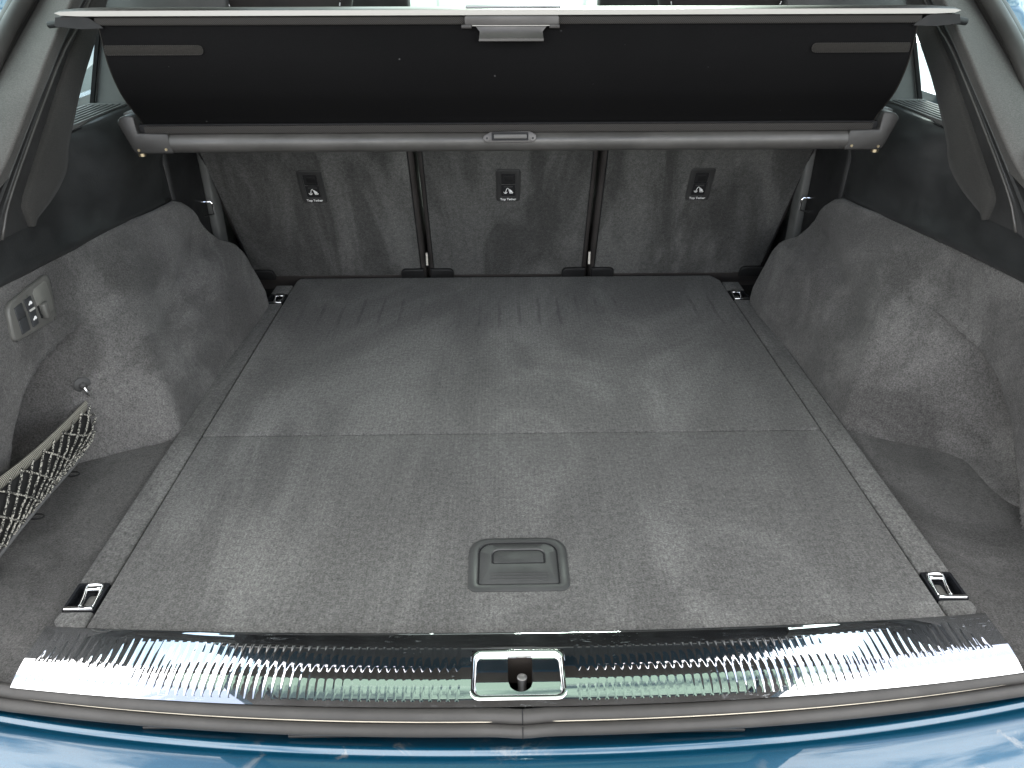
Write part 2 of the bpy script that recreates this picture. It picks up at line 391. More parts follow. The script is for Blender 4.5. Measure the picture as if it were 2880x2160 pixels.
parked_car((-3.3, 5.9, -.8), R(8), plain('dark_car_paint', (.03, .04, .045), .15), 'dark car with a blue banded plate, seen through the left quarter window')
parked_car((3.35, 5.6, -.8), R(-6), plain('white_car_paint', (.75, .77, .78), .12), 'white car seen through the right quarter window')

# ------------------------------------------------------------------ the car
car = empty('car', (0, 1.6, -.8), 'teal blue car with its tailgate open, seen from behind into the boot', 'car')

# --- floor pan, shell, roof
box('floor_pan', -.80, .80, .60, 3.6, -.09, -.06, 'dark', car, 0)
box('boot_tray', -.80, .80, .60, 1.80, -.055, -.035, 'dark', car, 0)
def roof_fn(u, v, dz, hw):
    y = lerp(1.36, 3.1, v); x = lerp(-hw, hw, u); return (x, y, .865+dz+.03*math.sin(math.pi*v)-.06*abs(2*u-1)**3)
def holed(dz, hw):
    n, m = 24, 24; V, F = gridVF(lambda u, v: roof_fn(u, v, dz, hw), n, m); keep = []
    for f in F:
        c = sum((Vector(V[i]) for i in f), Vector())/4
        if not (abs(c.x) < .54 and 1.58 < c.y < 2.90): keep.append(f)
    return V, keep
build('headliner', *holed(0, .68), 'headliner', car, True)
build('roof', *holed(.04, .74), 'paint', car, True)
build('roof_glass', *gridVF(lambda u, v: (lambda p: (p[0]*.56/.70, lerp(1.54, 2.94, v), p[2]))(roof_fn(u, lerp(.10, .90, v), .03, .70)), 12, 8), 'roofglass', car, True)
for s in (-1, 1):
    # outer body side below the window line, and sill
    prof = [(.80, -.45), (.93, -.40), (.97, -.15), (.97, .15), (.93, .36), (.86, .45), (.80, .46)]
    secs = [[(s*(x-.05*sm(y, 1.0, .55)), y, z if z < 0 else z*lerp(.25, 1, sm(y, .62, 1.15))) for x, z in prof] for y in (.62, .7, .8, .9, 1.0, 1.1, 1.2, 1.5, 2, 2.6, 3.2)]
    build('body_side', *loftVF(secs), 'paint', car, True)
    # rear quarter skin next to the opening, outboard of the seal
    A = spline([(s*.80, .97, .40), (s*0.766, 1.209, 0.570), (s*0.758, 1.275, 0.614), (s*0.753, 1.304, 0.639), (s*.70, 1.36, .76), (s*.66, 1.43, .875)], 6)
    build('rear_quarter', *loftVF([[p, p+Vector((s*.012, -.004, .0)), p+Vector((s*.040, .012, 0)), p+Vector((s*.050, .045, 0)), p+Vector((s*.050, .10, 0))] for p in A]), 'paint', car, True)
    # doors: inner panel, pillars, glass
    box('door_panel', s*.74, s*.80, 1.78, 3.3, -.3, .40, 'hard', car, .01)
    for (ya, yb) in ((1.75, 1.87), (2.42, 2.58), (3.05, 3.15)):
        V, F = loftVF([[(s*.79, ya, .38), (s*.79, yb, .38), (s*.74, yb, .38), (s*.74, ya, .38)], [(s*.66, ya+.03, .87), (s*.66, yb+.03, .87), (s*.61, yb+.03, .87), (s*.61, ya+.03, .87)]], True, True)
        build('door_pillar', V, F, 'panelgrey', car)
    build('door_window', *gridVF(lambda u, v: (s*lerp(.785, .665, v), lerp(1.7, 3.2, u), lerp(.40, .87, v)), 4, 2), 'sideglass', car, True)
box('dashboard', -.78, .78, 3.15, 3.6, -.2, .33, 'black', car, .03)
build('windscreen', *gridVF(lambda u, v: (lerp(-.72, .72, u)*(1-.08*v), lerp(3.62, 3.05, v)-.10*(2*u-1)**2, lerp(.34, .88, v)), 10, 3), 'glass', car, True)

# --- open tailgate above the camera
tg_h = Vector((0, 1.37, .915)); ang = R(20); du = Vector((0, -math.cos(ang), math.sin(ang))); dn = Vector((0, math.sin(ang), math.cos(ang)))
def TG(x, s_, n=0): return tg_h+du*s_+dn*n+Vector((x, 0, 0))
def tg_outline(s_): return interp(s_, [(0, .71), (.25, .735), (.7, .735), (1.05, .72), (1.14, .64)])
tail = MB()
hole = (.22, .76)
def tgq(f0, f1, s0, s1, n0, n1, nx=8, ns=4):
    for n in (n0, n1):
        tail.add(*gridVF(lambda u, v: TG(lerp(f0, f1, u)*tg_outline(lerp(s0, s1, v)), lerp(s0, s1, v), n), nx, ns))
tgq(-1, 1, 0, hole[0], 0, .06); tgq(-1, 1, hole[1], 1.14, 0, .10)
tgq(-1, -.86, *hole, 0, .05, 2, 4); tgq(.86, 1, *hole, 0, .05, 2, 4)
build('tailgate', tail.V, tail.F, 'paint', car)
tg = [o for o in car.children if o.name.startswith('tailgate')][0]
tr = MB()
for f0, f1, s0, s1 in ((-.96, .96, .01, hole[0]), (-.96, .96, hole[1], 1.12), (-.96, -.86, *hole), (.86, .96, *hole)):
    tr.add(*gridVF(lambda u, v: TG(lerp(f0, f1, u)*tg_outline(lerp(s0, s1, v)), lerp(s0, s1, v), -.012), 8, 4))
tr.build('tailgate_trim', plain('tailgate_trim_plastic', (.05, .042, .036), .6), tg)
build('rear_window', *gridVF(lambda u, v: TG(lerp(-.86, .86, u)*tg_outline(lerp(*hole, v)), lerp(*hole, v), .02+.02*(1-(2*u-1)**2)), 8, 3), 'privacy', tg, True)

# --- bumper and painted ledge
def bow(x, c, k): return c+k*(abs(x)/.565)**2.2
XS = [(-.95+1.9*i/76) for i in range(77)]
BP = [(.035, -.060), (.012, -.044), (.0, -.0385), (-.0085, -.0345), (-.0112, -.0335), (-.0140, -.0345), (-.0165, -.0375), (-.0190, -.0378), (-.0215, -.0368), (-.024, -.0366),
      (-.035, -.0385), (-.055, -.0445), (-.09, -.062), (-.13, -.095), (-.165, -.16), (-.18, -.26), (-.18, -.42)]
BPs = [Vector((0, a, b)) for a, b in BP]
secs = [[(x, bow(x, .5275, .050)+p.y, p.z) for p in BPs] for x in XS]
build('bumper', *loftVF(secs), 'paint', car, True)
# black channel under the seal with little brackets
build('seal_channel', *loftVF([[(x, bow(x, .560, .045), -.030), (x, bow(x, .52, .048), -.052)] for x in XS]), 'dark', car, True)
for xx in (-.36, -.20, .19):
    box('seal_bracket', xx-.05, xx+.05, bow(xx, .5290, .050), bow(xx, .545, .050), -.0365, -.0325, 'plastic', car, .001)

# --- weather seal: two rubber bulbs around the opening
def seal_path(c, k, z, up_off):
    mid = [(x, bow(x, c, k)-.0022*math.exp(-(x/.02)**2), z) for x in [(-.56+1.12*i/44) for i in range(45)]]
    q = .5*up_off
    L = [(-.615, bow(.615, c, k), z+.006), (-.665, bow(.665, c, k)+.012, z+.028), (-.715, c+.15, z+.095), (-.745, c+.26, .20), (-.752, c+.38, .335), (-0.762+q, 1.116-up_off, 0.465), (-0.747+q, 1.191-up_off, 0.549), (-0.740+q, 1.249-up_off, 0.595), (-0.731+q, 1.312-up_off, 0.639), (-0.699+q, 1.367-up_off, 0.704), (-.64, 1.40-up_off, .86)]
    return [(x, y, zz) for x, y, zz in reversed(L)]+mid+[(-x, y, zz) for x, y, zz in L]
s1 = [p for p in spline(seal_path(.5335, .042, -.004, -.01), 3)]
s2 = [p for p in spline(seal_path(.5206, .0425, -.010, .012), 3)]
def seal_r(p, a, b): return lerp(a, b, sm(p.z, .02, .4))
sb = MB(); sb.add(*tubeVF(s1, [seal_r(p, .0082, .0175) for p in s1], 16)).add(*tubeVF(s2, [seal_r(p, .0066, .012) for p in s2], 14))
seal = sb.build('weather_seal', 'rubber', car, True)
gp = [p for p in spline([(x, bow(x, .5262, .0422), -.0035) for x in [(-.56+1.12*i/30) for i in range(31)]], 2)]
MB().add(*tubeVF(gp, .0011, 6)).build('seam_dust', 'grime', seal, True)
build('seal_joint', *tubeVF([(0, .5335-.0022+.0083*math.cos(R(a)), -.004+.0083*math.sin(R(a))) for a in range(60, 230, 15)]+[(0, .5206-.0022+.0067*math.cos(R(a)), -.010+.0067*math.sin(R(a))) for a in range(90, 250, 15)], .0006, 5), 'dark', seal)

# --- polished sill plate with ribs
PL = [(.006, -.0060), (.0, .0095), (.004, .0118)]   # lead-in at the inner edge: offset from inner edge
def plate_z(d):   # d = distance from the rear edge (0) to the inner edge
    if d > .036: return .0120-.0003*(d-.036)/.05
    if d > .031: return .0120-7.0*(.036-d)**2
    u = .031-d; return .0120-.000175-.07*u-4.75*u*u
PR0 = .537                                       # rear edge at the centre
def pr(x): return bow(x, PR0, .036)              # rear edge
def pi(x): return bow(x, .634, .020)             # inner edge
def plate_pt(x, d): return (x, pr(x)+d, plate_z(d))
nx = 120; HX = .552; LX0, LX1, LY0, LY1 = -.0545, .0475, .5475, .606
XSP = sorted(set([round(-HX+2*HX*i/150, 5) for i in range(151) if not (LX0-.004 < -HX+2*HX*i/150 < LX0+.004 or LX1-.004 < -HX+2*HX*i/150 < LX1+.004)]+[LX0, LX1]))
DS = [0, .002, .0045, .0075, .0105, .0135, .0165, .0195, .0225, .0255, .0285, .031, .0325, .034, .036, .050, .069]
V = []; F = []
for x in XSP:
    w = pi(x)-pr(x); V += [(x, pr(x)+d, plate_z(d)-dz) for d, dz in [(d, 0) for d in DS]+[(w-.004, 0), (w-.001, .0006), (w, .004)]]
nd = len(DS)+3
for i in range(len(XSP)-1):
    for k in range(nd-1):
        if LX0-1e-6 <= XSP[i] and XSP[i+1] <= LX1+1e-6 and 4 <= k < 16: continue
        F.append((i*nd+k, (i+1)*nd+k, (i+1)*nd+k+1, i*nd+k+1))
pm = MB(); pm.add(V, F)
# side flanges
for s in (-1, 1):
    x = s*HX; w = pi(x)-pr(x)
    pm.add([plate_pt(x, w*k/8) for k in range(9)]+[(x+s*.004, pr(x)+w*k/8, -.02) for k in range(9)], [(k, k+1, k+10, k+9) for k in range(8)])
sill = pm.build('sill_plate', 'steel', car, True)
sill.data.set_sharp_from_angle(angle=R(60))
tag(sill, label='scratched polished steel sill plate with embossed ribs')
def rib_mesh():
    V = []; F = []; nu, nv = 6, 8; HWD, d0, d1 = .0037, .0055, .074
    for j in range(nv+1):
        t = j/nv; d = lerp(d0, d1, t); e = math.sin(math.pi*min(1, max(0, t)))**.6
        for i in range(nu+1):
            u = -1+2*i/nu; h = .00038*math.cos(u*math.pi/2)**2*e*(1-.62*sm(t, .35, .65))
            V.append((u*HWD*(.55+.45*e), d, plate_z(d)+h+.00004))
    for j in range(nv):
        for i in range(nu): a = j*(nu+1)+i; F.append((a, a+1, a+nu+2, a+nu+1))
    me = mesh('rib', V, F); me.materials.append(MAT['steel']); me.polygons.foreach_set('use_smooth', [True]*len(me.polygons)); return me
RIB = rib_mesh()
pitch = .00935
for s in (-1, 1):
    k = 0
    while True:
        x = (.062 if s > 0 else -.069)+s*k*pitch
        if abs(x) > .538: break
        o = bpy.data.objects.new('rib', RIB); COL.objects.link(o); adopt(o, sill)
        o.location = (x, pr(x), 0); k += 1
# latch surround, recessed plate and striker
zl0, zl1 = plate_z(.0105), plate_z(.069); frL0 = frame((0, LY0, zl0), (1, 0, 0), (0, LY1-LY0, zl1-zl0)); frL = lambda a, b, c=0: frL0(a, b-LY0, c)
out = rrect(LX0-.0030, LX1+.0030, LY0-.004, LY1+.003, .012, 6); mid = rrect(LX0+.0028, LX1-.0028, LY0+.0012, LY1-.003, .008, 6); inn = rrect(LX0+.006, LX1-.006, LY0+.0045, LY1-.0062, .006, 6)
lm = MB(); rings = [[frL(a, b, h) for a, b in L] for L, h in ((out, -.006), (out, -.0010), (rrect(LX0-.0012, LX1+.0012, LY0-.0022, LY1+.0012, .011, 6), .0010), (mid, .0006), (inn, -.0045), (inn, -.012))]
lm.add(*loftVF(rings, True)); lm.build('latch_frame', 'chrome', sill, True)
ix0, ix1, iy0, iy1 = LX0+.005, LX1-.005, LY0+.0035, LY1-.005
cx = -.001; uw = .0135; uy = iy0+.017
lp = MB()
def inner_col(x0, x1, top, n):
    lp.add(*gridVF(lambda u, v: (lambda x: (lambda y: (x, y, plate_z(y-PR0)-.0052))(lerp(iy0, top(x), v)))(lerp(x0, x1, u)), n, 14))
inner_col(ix0, cx-uw, lambda x: iy1, 4); inner_col(cx+uw, ix1, lambda x: iy1, 4)
inner_col(cx-uw, cx+uw, lambda x: uy-uw*.9*math.sqrt(max(0, 1-((x-cx)/uw)**2)), 12)
lp.build('latch_plate', 'steel', sill, True)
box('latch_well', cx-uw-.002, cx+uw+.002, uy-uw, iy1+.004, -.050, -.046, 'dark', sill, 0)
for a, b in ((cx-uw-.002, cx-uw), (cx+uw, cx+uw+.002)): box('latch_well_side', a, b, uy-uw, iy1, -.046, .004, 'dark', sill, 0)
box('latch_well_back', cx-uw, cx+uw, iy1-.001, iy1+.001, -.046, .0065, plain('brown_steel', (.05, .042, .036), .5, .3), sill, 0)
sk = MB(); sk.add(*tubeVF([(cx+.002, .574, -.040), (cx+.002, .577, -.014), (cx+.002, .579, -.002)], .0048, 14)).add(*tubeVF([(cx+.002, .5790, -.0030), (cx+.002, .5793, -.0002), (cx+.002, .5794, .0006)], [.0056, .0056, .0044], 14))
sk.build('striker', plain('striker_steel', (.30, .29, .28), .36, .75), sill)

# --- side linings (felt), one sheet each, wheel arch, pocket
ZTOP = [(.50, -.005), (.58, .004), (.64, .05), (.72, .16), (.84, .295), (.90, .302), (.99, .300), (1.22, .286), (1.40, .276), (1.49, .272), (1.515, .262), (1.545, .235), (1.57, .19), (1.585, .165), (1.60, .150), (1.615, .120)]
XTOP = [(.50, .702), (.99, .700), (1.10, .697), (1.22, .690), (1.40, .668), (1.515, .655), (1.545, .640), (1.62, .600)]
def lining_pt(s, y, t):
    zt = interp(y, ZTOP); z0 = -.014; z = lerp(z0, zt, t)
    T = interp(y, XTOP)
    zt_full = interp(min(y, 1.49), ZTOP)
    zt_full = max(zt_full, .28); tt = max(0, (z-z0)/(zt_full-z0))
    # arch profile: steep at the rail, leaning outboard
    pr1 = .556+(T-.556)*(.50*tt+.50*tt**1.7)
    far = interp(z, [(-.014, .546), (.033, .550), (.06, .559), (.112, .578), (.145, .597), (.160, .625), (.184, .634), (.242, .639), (.28, .656)])
    arch = lerp(pr1, far, sm(y, 1.30, 1.56))
    # valley that runs diagonally between wheel arch bulge and upper wall
    arch += .013*math.exp(-((z-(.19-.25*(1.5-y)))/.024)**2)*sm(y, 1.12, 1.3)*sm(y, 1.6, 1.48)
    arch -= .006*math.exp(-((z-(.13-.25*(1.5-y)))/.035)**2)*sm(y, 1.10, 1.25)
    arch += .006*math.exp(-((y-(1.20+.5*z))/.03)**2)*tt*(1-tt)*3
    # outer wall with the pocket behind its lip
    yo = interp(z, [(-.03, .82), (.05, .885), (.10, .915), (.145, .955), (.17, 1.01), (.19, 1.10)])
    lip = sm(y, yo, yo+.010+max(0, z-.1)*.35)*sm(z, .215, .17)
    wall = .703+.018*max(0, 1-max(0, z)/.16)+.055*lip
    ya = .990-.02*tt+.11*sm(tt, .55, .80)
    k = sm(y, ya, 1.100+.55*max(z, 0)+.05*sm(tt, .55, .80))
    fil = .055*max(0, 1-max(0, z+.014)/.055)**2*(1-k)*sm(y, .80, .92)
    x = lerp(wall, arch, k)-fil
    # rounded return into the top edge
    x += .006*sm(t, .97, 1.0)
    w = .0022*noise.noise(Vector((y*9, z*12, 3.1+s)))+.0009*noise.noise(Vector((y*30, z*26, s*2.)))
    return (s*(x+w*sm(t, 0, .12)*sm(1-t, 0, .05)), y, z)
for s in (-1, 1):
    ys = [.50+.0045*i for i in range(int((1.615-.50)/.0045)+1)]
    nt_ = 60
    V = [lining_pt(s, y, j/nt_) for y in ys for j in range(nt_+1)]
    F = [(i*(nt_+1)+j, (i+1)*(nt_+1)+j, (i+1)*(nt_+1)+j+1, i*(nt_+1)+j+1) for i in range(len(ys)-1) for j in range(nt_)]
    o = build('side_lining', V, F, 'lining', car, True)
    o.modifiers.new('thickness', 'SOLIDIFY').thickness = .004 if s > 0 else -.004
    # pocket floor beside the rail
    build('pocket_floor', *gridVF(lambda u, v: (s*lerp(.548, .80, u), lerp(.578, 1.10, v), -.011+.0025*noise.noise(Vector((u*5, v*7, s)))-.004*sm(v, .9, .6)), 16, 24), 'pocket', car, True)

# --- hard upper side trims with padded ledge
for s in (-1, 1):
    secs = []
    for y in [.86+.025*i for i in range(38)]:
        T = interp(y, XTOP)+.002 if y < 1.5 else lerp(interp(1.5, XTOP), .668, sm(y, 1.5, 1.62))
        zt = interp(min(y, 1.49), ZTOP)-.004
        if y > 1.49: zt = lerp(zt, -.03, sm(y, 1.49, 1.53))
        q = sm(y, 1.16, 1.34)
        X = lambda x: lerp(.703, x, q)
        secs.append([(s*(T+.05), y, zt-.02), (s*(T+.001), y, zt), (s*(T-.003), y, zt+.014), (s*(T+.001), y, zt+.016), (s*lerp(T+.004, X(.664), .7), y, .345), (s*X(.6555), y, .375), (s*X(.6545), y, .395), (s*X(.6565), y, .413), (s*X(.660), y, .427), (s*X(.665), y, .438), (s*X(.671), y, .447), (s*X(.678), y, .4535), (s*X(.686), y, .4575), (s*X(.688), y, .4535), (s*.76, y, .4525)])
    build('side_trim', *loftVF(secs), 'hard', car, True)
    gr = MB(); gr.add(*boxVF(min(s*.684, s*.758), max(s*.684, s*.758), 1.20, 1.475, .4515, .4535))
    gr = gr.build('vent_grille', 'black', car)
    for k in range(7):
        x = .6865+.0105*k; bv = boxVF(min(s*x, s*(x+.0052)), max(s*x, s*(x+.0045)), 1.19, 1.462-.003*k, .4535, .4605)
        bev(build('slat', *bv, 'panelgrey', gr), .0008, 1)
    box('slat', s*.668, s*.758, 1.463, 1.470, .4535, .4600, 'panelgrey', gr, .001)
    # quarter window, its black edge, rear facing pillar panel
    build('quarter_window', *gridVF(lambda u, v: (s*lerp(.765, .70, v), lerp(1.0, 1.60, u)+.16*v, lerp(.452, .82, v)), 4, 3), 'sideglass', car, True)
    V, F = loftVF([[(s*.757, 1.462, .450), (s*.751, 1.464, .450), (s*.751, 1.470, .450), (s*.757, 1.470, .45)], [(s*.697, 1.624, .82), (s*.691, 1.626, .82), (s*.691, 1.632, .82), (s*.697, 1.632, .82)]], True, True)
    build('window_seal', V, F, 'black', car)
    V, F = loftVF([[(s*.755, 1.471, .452), (s*.52, 1.486, .452), (s*.52, 1.60, .452), (s*.755, 1.60, .452)], [(s*.694, 1.632, .83), (s*.50, 1.66, .83), (s*.50, 1.72, .83), (s*.69, 1.72, .83)]], True, True)
    bev(build('pillar_panel', V, F, 'panelgrey', car), .006)
    # dark side of the seat well with the seat's locking pin
    box('seat_well_side', s*.655, s*.70, 1.50, 1.90, -.03, .47, 'black', car, .01)
    box('seat_well_trim', s*.638, s*.656, 1.655, 1.70, .02, .42, 'panelgrey', car, .004)
    V, F = tubeVF([(s*.655, 1.63, .232), (s*.637, 1.632, .232), (s*.634, 1.633, .227), (s*.634, 1.634, .205), (s*.655, 1.634, .200)], .0022, 8)
    build('seat_lock_pin', V, F, 'chrome', car)

# --- rear pillars: knitted cover, cover track, inner cover
def both(P): return lambda s: [(s*x, y, z) for x, y, z in P]
B0 = [(0.755, 1.041, 0.425), (0.741, 1.124, 0.497), (0.732, 1.188, 0.545), (0.724, 1.262, 0.593), (0.717, 1.322, 0.633), (0.683, 1.379, 0.704), (.63, 1.42, .86)]
FOLD = [(0.690, 0.967, 0.399), (0.681, 1.034, 0.438), (0.676, 1.068, 0.464), (0.664, 1.138, 0.527), (0.657, 1.182, 0.567), (0.649, 1.240, 0.613), (0.643, 1.271, 0.640), (0.611, 1.307, 0.704), (.55, 1.38, .86)]
B1 = [(0.689, 1.061, 0.429), (0.681, 1.112, 0.473), (0.668, 1.198, 0.544), (0.659, 1.268, 0.599), (0.651, 1.323, 0.638), (0.619, 1.370, 0.704), (.555, 1.42, .86)]
B1L = [(0.705, 0.964, 0.343), (0.696, 1.019, 0.393), (0.689, 1.061, 0.429), (0.681, 1.112, 0.473), (0.668, 1.198, 0.544), (0.659, 1.268, 0.599), (0.651, 1.323, 0.638), (0.619, 1.370, 0.704), (.555, 1.42, .86)]
TR = [(0.699, 1.095, 0.350), (0.695, 1.085, 0.383), (0.692, 1.097, 0.400), (0.673, 1.207, 0.509), (0.667, 1.243, 0.544), (0.658, 1.307, 0.597), (0.651, 1.352, 0.637), (0.619, 1.389, 0.704), (.555, 1.45, .86)]
LIP = [(0.696, 1.018, 0.356), (0.687, 1.058, 0.411), (0.661, 1.216, 0.554), (0.654, 1.282, 0.597), (0.646, 1.335, 0.637), (0.614, 1.371, 0.704), (.552, 1.44, .86)]
IE = [(0.704, 1.103, 0.348), (0.702, 1.132, 0.357), (0.697, 1.182, 0.377), (0.692, 1.220, 0.404), (0.687, 1.233, 0.436), (0.676, 1.294, 0.511), (0.669, 1.337, 0.554), (0.663, 1.378, 0.592), (0.656, 1.418, 0.634), (0.624, 1.440, 0.705), (.57, 1.53, .86)]
def rs(P, n):
    Q = spline(P, 12); L = [0]
    for a, b in zip(Q, Q[1:]): L.append(L[-1]+(b-a).length)
    out = []
    for i in range(n+1):
        t = L[-1]*i/n; k = max(j for j in range(len(L)) if L[j] <= t+1e-9); k = min(k, len(Q)-2)
        f = (t-L[k])/max(1e-9, L[k+1]-L[k]); out.append(Q[k].lerp(Q[k+1], f))
    return out
NP = 40
for s in (-1, 1):
    b0, fo, b1, b1l, tr_, lip_, ie = [[Vector((s*p.x, p.y, p.z)) for p in rs(P, NP)] for P in (B0, FOLD, B1, B1L, TR, LIP, IE)]
    secs = []
    for i in range(NP+1):
        a, f, b = b0[i], fo[i], b1[i]
        out = Vector((s, 0, 0))
        secs.append([a+Vector((s*.02, .02, -.004)), a, a.lerp(f, .25)-out*.004, a.lerp(f, .6)-out*.005, a.lerp(f, .88)-out*.003, f.lerp(b, .10)-out*.0005, f.lerp(b, .35), f.lerp(b, .96)-out*.002, b-out*.0015, b+out*.012])
    cov = build('pillar_cover', *loftVF(secs), 'knit', car, True)
    build('cover_edge', *tubeVF([p-Vector((s*.0015, 0, 0)) for p in b1], .0011, 6), 'panelgrey', cov, True)
    secs = []
    for i in range(NP+1):
        b, t, l = b1l[i], tr_[i], lip_[i]
        out = Vector((s, 0, 0)); d = l-b; e = t-l
        secs.append([b+out*.010, b+d*.04+out*.001, b+d*.42+out*.001, b+d*.46+out*.014, b+d*.72+out*.014, b+d*.76+out*.001, l, l+e*.25+out*.001, l+e*.8+out*.003, t+e*.1+out*.004, t+e*.1+out*.02])
    tk = build('cover_track', *loftVF(secs), 'plastic', car, 'auto')
    build('track_lip', *tubeVF([l-Vector((s*.0006, 0, 0)) for l in lip_], .0020, 8), 'cassette', tk, True)
    secs = []
    for i in range(NP+1):
        t, e = tr_[i], ie[i]; d = e-t; out = Vector((s, 0, 0))
        secs.append([t+d*.02+out*.012, t+d*.03-out*.001, t+d*.12-out*.004, t+d*.4-out*.007, t+d*.75-out*.005, e-out*.001, e+out*.004+Vector((0, .003, 0)), e+Vector((s*.04, .012, 0))])
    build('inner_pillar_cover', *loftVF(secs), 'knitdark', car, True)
# --- floor rails with lashing eyes
def rail_piece(s, y0, y1, rear=False):
    x0, x1 = .5165, .5575
    pts = [(s*x0, y0), (s*x1, y0), (s*x1, y1), (s*x0, y1)]
    if rear: pts = [(s*x0, .6575), (s*(x1-.010), .6635), (s*(x1+.001), .672), (s*x1, y1), (s*x0, y1)]
    fr = frame((0, 0, 0), (1, 0, 0), (0, 1, 0)); return prismVF(fr, pts, -.03, -.001)
for s in (-1, 1):
    for (y0, y1, rear) in ((.66, .687, True), (.736, 1.626, False), (1.681, 1.735, False)):
        bev(build('floor_rail', *rail_piece(s, y0, y1, rear), 'rail', car), .0035, 2)
    for (y0, y1) in ((.688, .735), (1.627, 1.680)):
        xa, xb = s*.5175, s*.5570; lo, hi = min(xa, xb), max(xa, xb)
        e = empty('lashing_eye', ((xa+xb)/2, (y0+y1)/2, -.02), None, None); e['_w'] = tuple(e.location)
        e.parent = car; e.matrix_parent_inverse = Matrix.Translation(-world_loc(car))
        m = MB(); fr = frame((0, 0, 0), (1, 0, 0), (0, 1, 0))
        m.add(*ringVF(fr, rrect(lo, hi, y0, y1, .002, 2), rrect(lo+.0035, hi-.0035, y0+.004, y1-.003, .004, 2), -.012, -.0015))
        m.add(*boxVF(lo, hi, y0, y1, -.016, -.0135)); m.build('base_plate', plain('gloss_black', (.012, .013, .015), .12), e)
        box('chrome_lip', lo+.002, hi-.002, y0+.0005, y0+.0058, -.004, .0012, 'chrome', e, .0012)
        yc0, yc1 = y0+.007, y1-.005; inn_x, out_x = s*.5235, s*.5505
        loop = [(inn_x, yc0, -.006), (inn_x, lerp(yc0, yc1, .5), -.0035), (inn_x, yc1-.004, -.001), (lerp(inn_x, out_x, .15), yc1, .0), (lerp(inn_x, out_x, .6), yc1, .0), (lerp(inn_x, out_x, .72), yc1-.003, -.001), (lerp(inn_x, out_x, .66), lerp(yc0, yc1, .5), -.004), (lerp(inn_x, out_x, .62), yc0, -.006)]
        build('ring', *tubeVF(spline(loop, 3), .0024, 8), 'chrome', e, True)
        box('ring_bar', min(inn_x, lerp(inn_x, out_x, .7)), max(inn_x, lerp(inn_x, out_x, .7)), yc1-.0085, yc1, -.003, .001, 'chrome', e, .0015)
        prism('recess_cup', fr, rrect(min(inn_x, lerp(inn_x, out_x, .6))+.001, max(inn_x, lerp(inn_x, out_x, .6))-.001, yc0, yc1-.010, .004, 3), -.0130, -.0085, 'switchplas', e, .001)

# --- switch panel on the left lining
frS = frame((-.6962, 1.028, .248), (0, 1, -.045), (0, .02, 1))  # u along +y (away), v up, normal -> +x
def S(pts): return pts
sp_out = [(-.049, .022), (-.040, .027), (.050, .0345), (.058, .0335), (.0615, .027), (.053, -.030), (.047, -.0345), (-.050, -.0275), (-.057, -.024), (-.059, -.016), (-.052, .016)]
sp = prism('switch_panel', frS, sp_out, -.004, .0045, 'switchplas', car, .0028)
frB = frame((-.6962, 1.028, .248), (0, 1, -.045), (0, .02, 1))
b1_ = [(-.041, .018), (-.022, .0195), (-.0205, .001), (-.0405, .0005)]; b2_ = [(-.0405, -.0005), (-.0205, 0), (-.0215, -.0215), (-.041, -.0215)]
prism('button', frB, b1_, .004, .0062, 'button', sp, .0006); prism('button', frB, b2_, .004, .0062, 'button', sp, .0006)
b3 = [(-.015, .0205), (.002, .021), (.0035, .0035), (-.0135, .003)]; b4 = [(-.0135, .002), (.0035, .0025), (.0015, -.0215), (-.0135, -.0215)]
prism('button', frB, b3, .004, .0062, 'button', sp, .0006); prism('button', frB, b4, .004, .0062, 'button', sp, .0006)
prism('indicator', frB, rrect(-.0115, .0025, .0012, .0042, .0014, 3), .0062, .0068, plain('pale_indicator', (.5, .5, .47), .4), sp)
def car_icon(cx, cy, flip):
    P = [(-.0045, -.002), (-.0035, .0), (-.0015, .0005), (.0, .0025), (.003, .0025), (.0045, .001), (.005, -.002), (.0035, -.002), (.0028, -.003), (.0018, -.002), (-.0015, -.002), (-.0022, -.003), (-.003, -.002)]
    fr = lambda a, b, c=0: frB(cx+a, cy+b*flip, c)
    prism('car_icon', fr, P, .0062, .0065, 'white', sp)
car_icon(-.005, .0125, 1); car_icon(-.005, -.0105, 1)
# scooped recess with the bag hook
rc = [(.010, .0215), (.016, .026), (.044, .0285), (.049, .025), (.0505, .0), (.047, -.0165), (.036, -.019), (.013, -.012)]
prism('hook_recess', frB, rc, .0042, .0050, plastic('recess_plastic', (.17, .17, .155), .4, 900, .05), sp, .0003)
prism('bag_hook', frB, [(.014, .002), (.026, .004), (.027, -.019), (.0155, -.020)], .005, .013, 'switchplas', sp, .002)
prism('hook_gap', frB, [(.0105, .001), (.0138, .002), (.015, -.019), (.012, -.018)], .0045, .0054, 'dark', sp)
hc = Vector((-.681, 1.069, .101)); hn = Vector((.62, -.78, .10)).normalized()
hk = MB()
hk.add(*tubeVF([hc-hn*.004, hc+hn*.004, hc+hn*.0055], [.0135, .0135, .011], 20)).add(*tubeVF([hc+hn*.0055, hc+hn*.0075], [.0065, .004], 14))
hk = hk.build('net_hook', 'plastic', car)
build('hook_pin', *tubeVF(spline([hc+hn*.006, hc+hn*.013+Vector((.001, .0, -.003)), hc+hn*.015+Vector((.002, .003, -.016)), Vector((-.676, 1.066, .079))], 4), .0026, 8), 'chrome', hk)

